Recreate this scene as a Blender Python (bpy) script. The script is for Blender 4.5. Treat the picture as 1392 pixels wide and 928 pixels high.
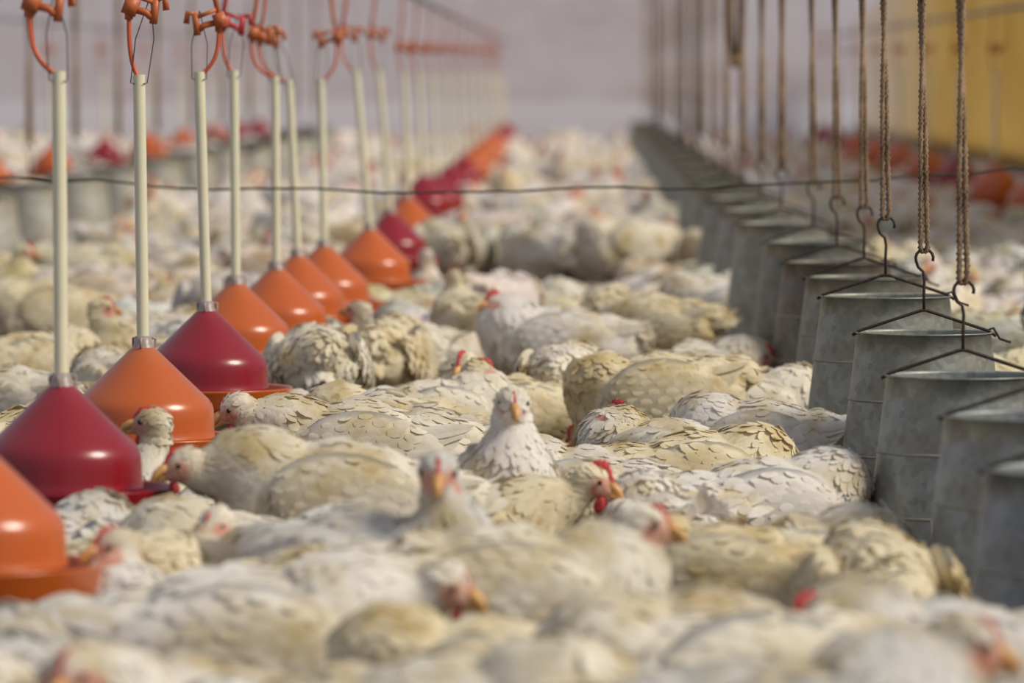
import bpy, bmesh, math, random
import numpy as np
from mathutils import Vector, Matrix

for o in list(bpy.data.objects):
    bpy.data.objects.remove(o)
SC = bpy.context.scene
COL = SC.collection
PI = math.pi

# ---------------------------------------------------------------- camera, world, light
F = 7733.0                      # focal length in pixels of a 1392 px wide frame (200 mm lens)
H = 1.0                         # camera height
HORIZON = 100.0
TH = math.atan((464 - HORIZON) / F)
cd = bpy.data.cameras.new('camera')
cam = bpy.data.objects.new('camera', cd)
COL.objects.link(cam)
cam.location = (0, 0, H)
cam.rotation_euler = (PI / 2 - TH, 0, 0)
cd.sensor_width = 36
cd.lens = F / 1392 * 36
cd.clip_end = 400
cd.dof.use_dof = True
cd.dof.focus_distance = 12.25
cd.dof.aperture_fstop = 4.3
SC.camera = cam

w = bpy.data.worlds.new('overcast_sky')
SC.world = w
w.use_nodes = True
bg = w.node_tree.nodes['Background']
bg.inputs[0].default_value = (0.80, 0.85, 1.0, 1)
bg.inputs[1].default_value = 0.40
sl = bpy.data.lights.new('daylight', 'SUN')
sl.energy = 3.1
sl.angle = math.radians(20)
sl.color = (1.0, 0.93, 0.80)
so = bpy.data.objects.new('daylight', sl)
COL.objects.link(so)
so.rotation_euler = Vector((-0.80, 0.30, -0.72)).to_track_quat('-Z', 'Y').to_euler()
SC.view_settings.view_transform = 'Standard'
SC.view_settings.look = 'None'
SC.view_settings.exposure = 0.0
SC.view_settings.gamma = 1
SC.view_settings.use_curve_mapping = False


def G(x, s, z):
    """Point seen at image column x, of height z, whose depth has the scale s pixels per metre."""
    d = F / s
    u = (z - H + d * math.sin(TH)) / math.cos(TH)
    return Vector(((x - 696) / s, d * math.cos(TH) + u * math.sin(TH), z))


def GD(x, d, z=0):
    return G(x, F / d, z)


# ---------------------------------------------------------------- materials
def nt(name):
    m = bpy.data.materials.new(name)
    m.use_nodes = True
    t = m.node_tree
    return m, t, t.nodes['Principled BSDF']


def N(t, typ, **kw):
    n = t.nodes.new(typ)
    for k, v in kw.items():
        setattr(n, k, v)
    return n


def ramp(t, fac, stops):
    r = N(t, 'ShaderNodeValToRGB')
    while len(r.color_ramp.elements) < len(stops):
        r.color_ramp.elements.new(0.5)
    for e, (p, c) in zip(r.color_ramp.elements, stops):
        e.position = p
        e.color = (*c, 1)
    t.links.new(fac, r.inputs[0])
    return r.outputs[0]


def mixc(t, fac, a, b, mode='MIX'):
    n = N(t, 'ShaderNodeMix', data_type='RGBA', blend_type=mode)
    for idx, v in ((0, fac), (6, a), (7, b)):
        if isinstance(v, (int, float)):
            n.inputs[idx].default_value = v
        elif isinstance(v, tuple):
            n.inputs[idx].default_value = (*v, 1)
        else:
            t.links.new(v, n.inputs[idx])
    return n.outputs[2]


def noise(t, vec, scale, detail=3, rough=0.55):
    n = N(t, 'ShaderNodeTexNoise')
    n.inputs['Scale'].default_value = scale
    n.inputs['Detail'].default_value = detail
    n.inputs['Roughness'].default_value = rough
    if vec is not None:
        t.links.new(vec, n.inputs['Vector'])
    return n.outputs[0]


def bump(t, b, h, strength, dist=0.01):
    n = N(t, 'ShaderNodeBump')
    n.inputs['Strength'].default_value = strength
    n.inputs['Distance'].default_value = dist
    t.links.new(h, n.inputs['Height'])
    t.links.new(n.outputs[0], b.inputs['Normal'])


def plain(name, col, rough=0.5, metal=0.0, var=0.25, scale=30, bmp=0.0, coat=0.0, spec=0.5):
    m, t, b = nt(name)
    tc = N(t, 'ShaderNodeTexCoord')
    f = noise(t, tc.outputs['Object'], scale)
    dark = tuple(c * (1 - var) for c in col)
    t.links.new(ramp(t, f, [(0.3, dark), (0.7, col)]), b.inputs['Base Color'])
    b.inputs['Roughness'].default_value = rough
    b.inputs['Metallic'].default_value = metal
    b.inputs['Coat Weight'].default_value = coat
    b.inputs['Specular IOR Level'].default_value = spec
    if bmp:
        bump(t, b, f, bmp)
    return m


WHITE = (0.93, 0.88, 0.78)
STAIN = (0.64, 0.50, 0.24)


def feather_mat(name, flock=False):
    m, t, b = nt(name)
    tc = N(t, 'ShaderNodeTexCoord')
    if flock:
        vec = tc.outputs['Object']
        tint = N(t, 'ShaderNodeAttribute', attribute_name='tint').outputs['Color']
    else:
        oi = N(t, 'ShaderNodeObjectInfo')
        va = N(t, 'ShaderNodeVectorMath', operation='MULTIPLY_ADD')
        t.links.new(oi.outputs['Location'], va.inputs[0])
        va.inputs[1].default_value = (7.3, 5.1, 0)
        t.links.new(tc.outputs['Object'], va.inputs[2])
        vec = va.outputs[0]
        tint = oi.outputs['Color']
    n1 = noise(t, vec, 9, 3, 0.6)
    f1 = ramp(t, n1, [(0.45, (0, 0, 0)), (0.69, (0.88, 0.88, 0.88))])
    c = mixc(t, f1, WHITE, STAIN)
    n2 = noise(t, vec, 26, 4, 0.7)
    f2 = ramp(t, n2, [(0.64, (0, 0, 0)), (0.80, (0.45, 0.45, 0.45))])
    c = mixc(t, f2, c, (0.42, 0.31, 0.17))
    fv = N(t, 'ShaderNodeAttribute', attribute_name='fv').outputs['Fac']
    c = mixc(t, 1.0, c, ramp(t, fv, [(0.0, (0.92, 0.91, 0.88)), (1.0, (1, 1, 1))]), 'MULTIPLY')
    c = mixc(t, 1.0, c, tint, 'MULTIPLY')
    skin = N(t, 'ShaderNodeAttribute', attribute_name='skin').outputs['Fac']
    sn = noise(t, tc.outputs['Object'], 90, 2)
    sc = ramp(t, sn, [(0.35, (0.66, 0.24, 0.16)), (0.65, (0.78, 0.50, 0.38))])
    c = mixc(t, skin, c, sc)
    t.links.new(c, b.inputs['Base Color'])
    b.inputs['Roughness'].default_value = 0.75
    b.inputs['Specular IOR Level'].default_value = 0.25
    b.inputs['Sheen Weight'].default_value = 0.15
    tr = N(t, 'ShaderNodeBsdfTranslucent')
    t.links.new(c, tr.inputs[0])
    mx = N(t, 'ShaderNodeMixShader')
    mx.inputs[0].default_value = 0.0 if flock else 0.22
    t.links.new(b.outputs[0], mx.inputs[1])
    t.links.new(tr.outputs[0], mx.inputs[2])
    t.links.new(mx.outputs[0], t.nodes['Material Output'].inputs[0])
    if not flock:
        fine = noise(t, tc.outputs['Object'], 160, 2)
        bump(t, b, fine, 0.2, 0.003)
    return m


M_FEATHER = feather_mat('white_feathers')
M_FLOCK = feather_mat('flock_feathers', True)
M_COMB = plain('red_comb', (0.58, 0.05, 0.045), 0.6, var=0.3, scale=120, bmp=0.3)
M_BEAK = plain('horn_beak', (0.80, 0.42, 0.14), 0.4, var=0.3, scale=80)
M_EYE = plain('dark_eye', (0.02, 0.015, 0.01), 0.15, var=0.1)
M_LEG = plain('yellow_leg_skin', (0.72, 0.40, 0.20), 0.6, var=0.3, scale=90, bmp=0.3)
M_PVC = plain('cream_plastic_pipe', (0.86, 0.80, 0.56), 0.28, var=0.10, scale=8)
M_HOSE = plain('orange_hose', (0.72, 0.13, 0.04), 0.4, var=0.2)
M_VALVE = plain('orange_valve_plastic', (0.66, 0.17, 0.05), 0.45, var=0.25, scale=40)
M_VALVE_R = plain('red_valve_plastic', (0.68, 0.07, 0.07), 0.45, var=0.25, scale=40)
M_WIRE = plain('black_wire', (0.03, 0.028, 0.025), 0.5, metal=0.4)
M_IRON = plain('rusted_iron', (0.07, 0.045, 0.035), 0.7, metal=0.3, var=0.5, scale=60, bmp=0.2)
M_COLLAR = plain('clear_grey_plastic', (0.42, 0.33, 0.30), 0.35, var=0.2)
M_PAN = plain('black_rubber_pan', (0.02, 0.018, 0.018), 0.55, var=0.4)
M_GREENWIRE = plain('green_coated_wire', (0.045, 0.055, 0.03), 0.5, var=0.5, scale=9)
M_SUPPLY = plain('grey_supply_pipe', (0.22, 0.23, 0.27), 0.5, var=0.3)
M_WOOD = plain('weathered_wood', (0.42, 0.25, 0.12), 0.8, var=0.5, scale=25)


def plastic(name, col, dusty):
    m, t, b = nt(name)
    tc = N(t, 'ShaderNodeTexCoord')
    sep = N(t, 'ShaderNodeSeparateXYZ')
    t.links.new(tc.outputs['Object'], sep.inputs[0])
    n = noise(t, tc.outputs['Object'], 14, 4, 0.6)
    add = N(t, 'ShaderNodeMath', operation='MULTIPLY_ADD')
    t.links.new(n, add.inputs[0]); add.inputs[1].default_value = 0.10
    t.links.new(sep.outputs[2], add.inputs[2])
    dust = ramp(t, add.outputs[0], [(0.20, (0.04, 0.04, 0.04)), (0.265, (0.45, 0.45, 0.45))])
    c = mixc(t, dust, col, dusty)
    t.links.new(c, b.inputs['Base Color'])
    b.inputs['Roughness'].default_value = 0.30
    b.inputs['Coat Weight'].default_value = 0.3
    b.inputs['Coat Roughness'].default_value = 0.15
    b.inputs['Subsurface Weight'].default_value = 0.0
    return m


M_RED = plastic('red_plastic', (0.27, 0.006, 0.014), (0.33, 0.055, 0.065))
M_ORANGE = plastic('orange_plastic', (0.54, 0.105, 0.012), (0.48, 0.20, 0.11))


def galvanised():
    m, t, b = nt('galvanised_sheet')
    tc = N(t, 'ShaderNodeTexCoord')
    v = N(t, 'ShaderNodeTexVoronoi')
    v.inputs['Scale'].default_value = 55
    t.links.new(tc.outputs['Object'], v.inputs['Vector'])
    sp = N(t, 'ShaderNodeSeparateColor')
    t.links.new(v.outputs['Color'], sp.inputs[0])
    c = ramp(t, sp.outputs[0], [(0.0, (0.245, 0.25, 0.225)), (1.0, (0.36, 0.365, 0.33))])
    n = noise(t, tc.outputs['Object'], 7, 5, 0.65)
    c = mixc(t, ramp(t, n, [(0.46, (0, 0, 0)), (0.72, (0.8, 0.8, 0.8))]), c, (0.20, 0.16, 0.10))
    n2 = noise(t, tc.outputs['Object'], 18, 3, 0.6)
    c = mixc(t, ramp(t, n2, [(0.6, (0, 0, 0)), (0.75, (0.6, 0.6, 0.6))]), c, (0.48, 0.49, 0.46))
    oi = N(t, 'ShaderNodeObjectInfo')
    c = mixc(t, 1.0, c, oi.outputs['Color'], 'MULTIPLY')
    t.links.new(c, b.inputs['Base Color'])
    b.inputs['Metallic'].default_value = 0.35
    b.inputs['Roughness'].default_value = 0.48
    bump(t, b, n2, 0.15, 0.01)
    return m


M_GALV = galvanised()
M_SEAM = plain('folded_seam', (0.36, 0.33, 0.26), 0.5, metal=0.2, var=0.3, scale=40)


def rope_mat():
    m, t, b = nt('brown_rope')
    tc = N(t, 'ShaderNodeTexCoord')
    n = noise(t, tc.outputs['Object'], 9, 2)
    n2 = noise(t, tc.outputs['Object'], 200, 2)
    c = ramp(t, n, [(0.38, (0.13, 0.075, 0.04)), (0.62, (0.36, 0.24, 0.14))])
    c = mixc(t, ramp(t, n2, [(0.4, (0, 0, 0)), (0.65, (0.5, 0.5, 0.5))]), c, (0.42, 0.30, 0.19))
    t.links.new(c, b.inputs['Base Color'])
    b.inputs['Roughness'].default_value = 0.9
    bump(t, b, n2, 0.6, 0.003)
    return m


M_ROPE = rope_mat()


def litter():
    m, t, b = nt('brown_litter')
    tc = N(t, 'ShaderNodeTexCoord')
    n = noise(t, tc.outputs['Object'], 40, 6, 0.7)
    c = ramp(t, n, [(0.3, (0.035, 0.022, 0.014)), (0.55, (0.10, 0.065, 0.04)), (0.75, (0.26, 0.19, 0.12))])
    t.links.new(c, b.inputs['Base Color'])
    b.inputs['Roughness'].default_value = 0.95
    bump(t, b, n, 0.8, 0.02)
    return m


def brick_wall():  # lilac cast in the brick and whitewash colours stands in for haze
    m, t, b = nt('whitewashed_brick')
    tc = N(t, 'ShaderNodeTexCoord')
    mp = N(t, 'ShaderNodeMapping')
    mp.inputs['Rotation'].default_value = (PI / 2, 0, 0)
    t.links.new(tc.outputs['Object'], mp.inputs[0])
    br = N(t, 'ShaderNodeTexBrick')
    br.inputs['Color1'].default_value = (0.62, 0.56, 0.60, 1)
    br.inputs['Color2'].default_value = (0.56, 0.45, 0.47, 1)
    br.inputs['Mortar'].default_value = (0.68, 0.65, 0.69, 1)
    br.inputs['Scale'].default_value = 1.0
    br.inputs['Brick Width'].default_value = 0.30
    br.inputs['Row Height'].default_value = 0.10
    br.inputs['Mortar Size'].default_value = 0.015
    t.links.new(mp.outputs[0], br.inputs['Vector'])
    n = noise(t, tc.outputs['Object'], 1.6, 5, 0.6)
    c = mixc(t, ramp(t, n, [(0.42, (0, 0, 0)), (0.62, (0.8, 0.8, 0.8))]), br.outputs[0], (0.68, 0.64, 0.68))
    sep = N(t, 'ShaderNodeSeparateXYZ')
    t.links.new(tc.outputs['Object'], sep.inputs[0])
    lime = ramp(t, sep.outputs[2], [(0.62, (0.75, 0.75, 0.75)), (0.72, (0, 0, 0))])
    c = mixc(t, lime, c, (0.80, 0.78, 0.84))
    t.links.new(c, b.inputs['Base Color'])
    b.inputs['Roughness'].default_value = 0.9
    return m


def curtain_mat():
    m, t, b = nt('yellow_tarpaulin')
    tc = N(t, 'ShaderNodeTexCoord')
    n = noise(t, tc.outputs['Object'], 0.9, 4, 0.6)
    c = ramp(t, n, [(0.35, (0.40, 0.22, 0.03)), (0.65, (0.54, 0.35, 0.09))])
    sp = N(t, 'ShaderNodeSeparateXYZ')
    t.links.new(tc.outputs['Object'], sp.inputs[0])
    dv = N(t, 'ShaderNodeMath', operation='DIVIDE')
    t.links.new(sp.outputs[1], dv.inputs[0]); dv.inputs[1].default_value = 100
    # the yellow turns paler and greyer towards the far end
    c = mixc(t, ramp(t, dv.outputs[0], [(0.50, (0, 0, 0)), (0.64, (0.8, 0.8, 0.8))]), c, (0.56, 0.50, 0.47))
    t.links.new(c, b.inputs['Base Color'])
    b.inputs['Roughness'].default_value = 0.6
    tr = N(t, 'ShaderNodeBsdfTranslucent')
    t.links.new(c, tr.inputs[0])
    mx = N(t, 'ShaderNodeMixShader')
    mx.inputs[0].default_value = 0.5
    t.links.new(b.outputs[0], mx.inputs[1])
    t.links.new(tr.outputs[0], mx.inputs[2])
    t.links.new(mx.outputs[0], t.nodes['Material Output'].inputs[0])
    return m


# ---------------------------------------------------------------- mesh helpers
def mesh_np(name, V, Q, mat, smooth=True, attrs=None, mats=None, fmat=None, normals=None):
    """Mesh from vertex array and face array (all faces the same size, or a list of faces)."""
    me = bpy.data.meshes.new(name)
    if isinstance(Q, np.ndarray):
        k = Q.shape[1]
        me.vertices.add(len(V))
        me.vertices.foreach_set('co', np.asarray(V, np.float32).ravel())
        me.loops.add(Q.size)
        me.loops.foreach_set('vertex_index', Q.astype(np.int32).ravel())
        me.polygons.add(len(Q))
        me.polygons.foreach_set('loop_start', np.arange(0, Q.size, k, dtype=np.int32))
        me.update(calc_edges=True)
    else:
        me.from_pydata([tuple(v) for v in V], [], Q)
    for mm in (mats or [mat]):
        me.materials.append(mm)
    if fmat is not None:
        me.polygons.foreach_set('material_index', np.asarray(fmat, np.int32))
    if smooth:
        me.polygons.foreach_set('use_smooth', np.ones(len(me.polygons), bool))
    for k_, a in (attrs or {}).items():
        a = np.asarray(a, np.float32)
        if a.ndim == 1:
            at = me.attributes.new(k_, 'FLOAT', 'POINT')
            at.data.foreach_set('value', a)
        else:
            at = me.attributes.new(k_, 'FLOAT_COLOR', 'POINT')
            at.data.foreach_set('color', a.ravel())
    me.update()
    if normals is not None:
        me.normals_split_custom_set_from_vertices(nrmz(np.asarray(normals)).tolist())
    return me


class MB:
    def __init__(self):
        self.v = []; self.f = []

    def add(self, vs, fs):
        n = len(self.v)
        self.v += [tuple(v) for v in vs]
        self.f += [tuple(i + n for i in f) for f in fs]

    def lathe(self, prof, seg=40, c=(0, 0, 0)):
        vs = []; fs = []
        for r, z in prof:
            for i in range(seg):
                a = 2 * PI * i / seg
                vs.append((c[0] + r * math.cos(a), c[1] + r * math.sin(a), c[2] + z))
        for j in range(len(prof) - 1):
            for i in range(seg):
                k = (i + 1) % seg
                fs.append((j * seg + i, j * seg + k, (j + 1) * seg + k, (j + 1) * seg + i))
        self.add(vs, fs)
        return self

    def tube(self, pts, r, seg=8, cap=True):
        P = [Vector(p) for p in pts]
        R = r if isinstance(r, (list, tuple)) else [r] * len(P)
        vs = []; fs = []
        t0 = (P[1] - P[0]).normalized()
        up = Vector((0, 0, 1)) if abs(t0.z) < 0.9 else Vector((1, 0, 0))
        nrm = t0.cross(up).normalized()
        for i, p in enumerate(P):
            t = (P[min(i + 1, len(P) - 1)] - P[max(i - 1, 0)]).normalized()
            nrm = (nrm - t * nrm.dot(t)).normalized()
            bn = t.cross(nrm)
            for k in range(seg):
                a = 2 * PI * k / seg
                vs.append(p + (nrm * math.cos(a) + bn * math.sin(a)) * R[i])
        for j in range(len(P) - 1):
            for i in range(seg):
                k = (i + 1) % seg
                fs.append((j * seg + i, j * seg + k, (j + 1) * seg + k, (j + 1) * seg + i))
        if cap:
            fs.append(tuple(range(seg))[::-1])
            fs.append(tuple((len(P) - 1) * seg + i for i in range(seg)))
        self.add(vs, fs)
        return self

    def box(self, c, s, rot=None):
        vs = []
        for x in (-1, 1):
            for y in (-1, 1):
                for z in (-1, 1):
                    v = Vector((x * s[0] / 2, y * s[1] / 2, z * s[2] / 2))
                    if rot:
                        v = rot @ v
                    vs.append(v + Vector(c))
        self.add(vs, [(0, 1, 3, 2), (4, 6, 7, 5), (0, 4, 5, 1), (2, 3, 7, 6), (0, 2, 6, 4), (1, 5, 7, 3)])
        return self

    def mesh(self, name, mat, smooth=True):
        me = mesh_np(name, self.v, self.f, mat, smooth)
        if smooth:
            for e in me.edges:
                pass
        return me


def link(name, me, parent=None, **props):
    o = bpy.data.objects.new(name, me)
    COL.objects.link(o)
    if parent is not None:
        o.parent = parent
    for k, v in props.items():
        o[k] = v
    return o


def thing(name, label, cat, loc=(0, 0, 0), rz=0.0, group=None):
    o = bpy.data.objects.new(name, None)
    o.empty_display_size = 0.05
    COL.objects.link(o)
    o.location = loc
    o.rotation_euler = (0, 0, rz)
    o['label'] = label
    o['category'] = cat
    if group:
        o['group'] = group
    return o


def copy_tree(o, parent=None):
    c = o.copy()
    COL.objects.link(c)
    c.parent = parent
    for ch in list(o.children):
        copy_tree(ch, c)
    return c


# ---------------------------------------------------------------- the setting
VPX = (800 - 696) / F                                  # direction of the rows


def rowx(X, Y):
    return X + VPX * Y


BACK = 67.0
fl = MB()
nx, ny = 60, 300
rnd = random.Random(3)
vs = []; fs = []
for j in range(ny + 1):
    Y = 4 + (BACK - 4) * (j / ny) ** 1.6
    for i in range(nx + 1):
        X = -9.0 + 12.3 * i / nx
        vs.append((rowx(X, Y), Y, rnd.uniform(-0.012, 0.004)))
for j in range(ny):
    for i in range(nx):
        a = j * (nx + 1) + i
        fs.append((a, a + 1, a + nx + 2, a + nx + 1))
fl.add(vs, fs)
link('floor', fl.mesh('floor', litter()), kind='structure')

M_BRICK = brick_wall()
wb = MB().box((rowx(-2.9, BACK), BACK + 0.12, 1.9), (12.6, 0.24, 3.8))
link('wall_back', wb.mesh('wall_back', M_BRICK, False), kind='structure')


def side_wall(name, X, h):
    mb = MB()
    a = Vector((rowx(X, 4), 4, 0)); b = Vector((rowx(X, BACK), BACK, 0))
    t = 0.12 if X > 0 else -0.12
    vs = [a, b, b + Vector((t, 0, 0)), a + Vector((t, 0, 0))]
    vs = vs + [v + Vector((0, 0, h)) for v in vs]
    mb.add(vs, [(0, 1, 2, 3), (4, 7, 6, 5), (0, 4, 5, 1), (1, 5, 6, 2), (2, 6, 7, 3), (3, 7, 4, 0)])
    link(name, mb.mesh(name, M_BRICK, False), kind='structure')


side_wall('wall_right', 3.2, 0.45)
side_wall('wall_left', -9.0, 0.45)

# yellow curtain hung along the right side, with folds
mb = MB(); vs = []; fs = []
ncur = 700
for i in range(ncur + 1):
    Y = 24 + (BACK - 0.3 - 24) * i / ncur
    k = 0.03 * math.sin(Y * 7.1) + 0.02 * math.sin(Y * 3.3 + 1)
    top = 1.75 + 0.10 * math.sin(Y * 0.35) + (0.9 if Y < 46 else 0.9 * max(0, 1 - (Y - 46) / 14))
    for j in range(6):
        z = 0.30 + (top - 0.30) * j / 5
        vs.append((rowx(3.14 + k * (0.4 + 0.12 * j), Y), Y, z))
for i in range(ncur):
    for j in range(5):
        a = i * 6 + j
        fs.append((a, a + 6, a + 7, a + 1))
mb.add(vs, fs)
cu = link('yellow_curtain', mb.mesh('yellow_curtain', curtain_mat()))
cu['label'] = 'yellow tarpaulin curtain hung along the right side wall at the back'
cu['category'] = 'curtain'

# ---------------------------------------------------------------- drinkers
DOME = [(0.020, 0.190), (0.026, 0.186), (0.034, 0.178), (0.060, 0.153), (0.090, 0.124), (0.118, 0.097),
        (0.134, 0.082), (0.1415, 0.071), (0.1445, 0.060), (0.1455, 0.045), (0.1465, 0.020), (0.1475, 0.006), (0.150, 0.002),
        (0.146, 0.000), (0.142, 0.010), (0.139, 0.045), (0.128, 0.080), (0.088, 0.118), (0.030, 0.172)]
TRAY = [(0.100, -0.040), (0.150, -0.048), (0.186, -0.045), (0.194, -0.030), (0.199, 0.004), (0.205, 0.007), (0.205, 0.003),
        (0.202, -0.002), (0.1975, -0.034), (0.188, -0.050), (0.150, -0.054), (0.100, -0.046)]
TRAYIN = [(0.196, 0.002), (0.190, -0.028), (0.160, -0.036), (0.145, -0.030), (0.140, -0.005), (0.10, 0.02)]


def drinker(label, s, xb, xt, yt, zt, colour, hose_dx, hw, group, far=False, valve_red=False, hose=True):
    """zt: height of the tray rim; the pipe rises from the dome to image point (xt, yt)."""
    base = G(xb, s, zt)
    root = thing('bell_drinker', label, 'drinker', base, 0, group)
    m = M_RED if colour[0] == 'r' else M_ORANGE
    mt = M_RED if colour[1] == 'r' else M_ORANGE
    seg = 24 if far else 56
    link('dome', MB().lathe(DOME, seg).mesh('dome', m), root)
    tb = MB().lathe(TRAY, seg)
    if not far:
        tb.lathe(TRAYIN, seg)
    link('tray', tb.mesh('tray', mt), root)
    cb = MB().lathe([(0.012, 0.212), (0.017, 0.211), (0.018, 0.196), (0.022, 0.190), (0.024, 0.180), (0.033, 0.176), (0.036, 0.172)], 16 if far else 28)
    if not far:
        for a in (0.4, 2.5, 4.6):
            ca, sa = math.cos(a), math.sin(a)
            cb.tube([(0.016 * ca, 0.016 * sa, 0.186), (0.027 * ca, 0.027 * sa, 0.190), (0.027 * ca, 0.027 * sa, 0.206), (0.015 * ca, 0.015 * sa, 0.208)], 0.003, 6)
    link('collar', cb.mesh('collar', M_COLLAR), root)
    top = G(xt, s, H + (HORIZON - yt) / s) - base
    p0 = Vector((0, 0, 0.185)); pr = 0.0128
    pb = MB().tube([p0.lerp(top, i / 6) for i in range(7)], pr, 8 if far else 20, cap=False)
    pb.tube([top + (p0 - top).normalized() * 0.02, top, top + (p0 - top).normalized() * 0.0002], [pr * 0.8, pr * 0.8, pr], 16, cap=False)
    pp = link('pipe', pb.mesh('pipe', M_PVC), root)
    if far and not hose:
        return root
    # hose from the pipe mouth up to the valve cluster
    hx, hz = hose_dx / s, hw / s
    e = top + Vector((hx, 0.01, hz))
    pts = []
    for i in range(9):
        u = i / 8
        pts.append((top + Vector((0, 0, -0.01))).lerp(e, u) + Vector((hx * 0.28 * math.sin(PI * u), 0, -hz * 0.10 * math.sin(PI * u))))
    pts.append(e + Vector((0, 0, 0.02)))
    link('hose', MB().tube(pts, 0.0048, 8).mesh('hose', M_HOSE), root)
    vb = MB()
    R = Matrix.Rotation(0.35 * (1 if hose_dx < 0 else -1), 3, 'Y')
    vb.box(e + Vector((0.004, 0, 0.032)), (0.030, 0.026, 0.036), R)
    vb.tube([e + Vector((0, 0, 0.005)), e + Vector((0, 0, 0.02))], 0.009, 10)
    d = 1 if hose_dx < 0 else -1
    vb.tube([e + Vector((0.010 * d, 0, 0.026)), e + Vector((0.035 * d, 0, 0.020)), e + Vector((0.046 * d, 0, 0.010))], 0.008, 10)
    vb.tube([e + Vector((0.050 * d, 0, -0.004)), e + Vector((0.056 * d, 0, 0.050))], 0.0085, 10)
    vb.tube([e + Vector((0.056 * d, 0, 0.046)), e + Vector((0.074 * d, 0, 0.050)), e + Vector((0.077 * d, 0, 0.024))], 0.0075, 10)
    vb.box(e + Vector((0.030 * d, 0, 0.048)), (0.052, 0.014, 0.010), R)
    vb.tube([e + Vector((0, 0, 0.045)), e + Vector((0.012 * d, 0, 0.10)), e + Vector((0.02 * d, 0, 0.17)), e + Vector((0.02 * d, 0, 0.27))], 0.006, 8)
    link('valve', vb.mesh('valve', M_VALVE_R if valve_red else M_VALVE), root)
    wbm = MB()
    hk = e + Vector((0.045 * d, 0, 0.055))
    for sg in (-1, 1):
        q = top + Vector((sg * pr * 1.1, -0.003, -0.016))
        wbm.tube([q + Vector((-sg * 0.004, -0.012, -0.002)), q + Vector((sg * 0.003, 0, 0)), q.lerp(hk, 0.5) + Vector((sg * 0.012, 0, 0)), hk], 0.0012, 5)
    link('wire_loop', wbm.mesh('wire_loop', M_WIRE), root)
    return root


DR = []
GRP = 'bell drinkers in the near left row'
#        s    xb   xt   yt   zt    col  hose_dx hose_dz(px)
DLIST = [
    (893, -40, -44, 90, .250, 'oo', -30, 70, 'orange bell drinker cut by left frame edge, nearest of the row', False),
    (750, 84, 80, 97, .247, 'rr', -40, 70, 'crimson bell drinker with wide red tray, nearest whole one at left', False),
    (661, 195, 189, 102, .250, 'oo', -14, 72, 'orange bell drinker right behind the nearest crimson one', False),
    (570, 281, 271, 98, .247, 'ro', 26, 52, 'crimson bell drinker standing between two orange ones', False),
    (505, 321, 318, 96, .247, 'oo', -16, 50, 'orange bell drinker with shiny shoulder behind second crimson drinker', True),
    (470, 376, 374, 104, .247, 'oo', -32, 44, 'dusty orange bell drinker half hidden behind the shiny orange one', False),
    (438, 405, 393, 109, .247, 'oo', -40, 44, 'orange bell drinker between dusty orange one and one with visible tray', False),
    (415, 441, 436, 108, .247, 'oo', 22, 44, 'orange bell drinker with tray rim showing, third orange before far reds', False),
    (376, 503, 484, 96, .250, 'oo', -20, 40, 'blurred large orange bell drinker, last orange before red ones', False),
    (335, 531, 515, 96, .247, 'rr', -12, 40, 'blurred red bell drinker directly behind the last large orange one', False),
]
for (s, xb, xt, yt, zt, c, hx, hz, lab, vr) in DLIST:
    DR.append((drinker(lab, s, xb, xt, yt, zt, c, hx, hz, GRP, False, vr), s))
far_s = [300, 272, 246, 222, 200, 182, 166, 152, 140, 131, 124, 118]
far_c = ['or', 'rr', 'rr', 'rr', 'rr', 'oo', 'oo', 'oo', 'oo', 'rr', 'rr', 'rr']
_o1 = 'first second third fourth fifth sixth seventh eighth ninth tenth eleventh twelfth thirteenth fourteenth fifteenth sixteenth seventeenth eighteenth nineteenth'.split()
ORD = list(_o1)
for tn_, th_ in (('twenty', 'twentieth'), ('thirty', 'thirtieth'), ('forty', 'fortieth'), ('fifty', 'fiftieth'), ('sixty', 'sixtieth'), ('seventy', 'seventieth'), ('eighty', 'eightieth'), ('ninety', 'ninetieth')):
    ORD += [th_] + [tn_ + '-' + a for a in _o1[:9]]
for i, s in enumerate(far_s):
    xb = 774 - 0.73 * s
    cn = 'red' if far_c[i][0] == 'r' else 'orange'
    DR.append((drinker('small blurred %s bell drinker, %s beyond the large orange ones' % (cn, ORD[i + 1]), s, xb, xb - 6, 97, .25 + (0.05 if i == 1 else 0), far_c[i], -8, 24, GRP, True), s))
for i, s in enumerate([212, 190, 172, 157, 145, 135, 126, 119]):
    c = ['oo', 'oo', 'rr', 'oo', 'oo', 'oo', 'rr', 'rr'][i]
    cn = 'red' if c[0] == 'r' else 'orange'
    DR.append((drinker('faint %s bell drinker in far left row, %s from the left' % (cn, ORD[i]), s, 822 - 3.95 * s, 820 - 3.95 * s, 97, .30, c, -8, 24,
                       'bell drinkers in the far left row', True, False, True), s))
for i, s in enumerate([262, 238, 216, 198, 182, 169, 157, 146, 137]):
    c = ['oo', 'oo', 'rr', 'oo', 'oo', 'oo', 'oo', 'rr', 'rr'][i]
    cn = 'red' if c[0] == 'r' else 'orange'
    DR.append((drinker('faint %s bell drinker in far right row, %s from the right' % (cn, ORD[i]), s, 800 + 2.32 * s, 802 + 2.32 * s, 97, .30, c, -8, 24,
                       'bell drinkers in the far right row', True, False, True), s))


def long_pipe(name, label, cat, pts, r, mat):
    o = link(name, MB().tube(pts, r, 10).mesh(name, mat))
    o['label'] = label; o['category'] = cat
    return o


long_pipe('supply_pipe', 'grey water supply pipe running above the left drinker row', 'pipe',
          [G(xs, s_, 1.36) for xs, s_ in ((-120, 960), (84, 750), (195, 661), (281, 570), (326, 505), (405, 438), (500, 376), (555, 300), (594, 246), (628, 200), (663, 152), (688, 117))], 0.014, M_SUPPLY)

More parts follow.
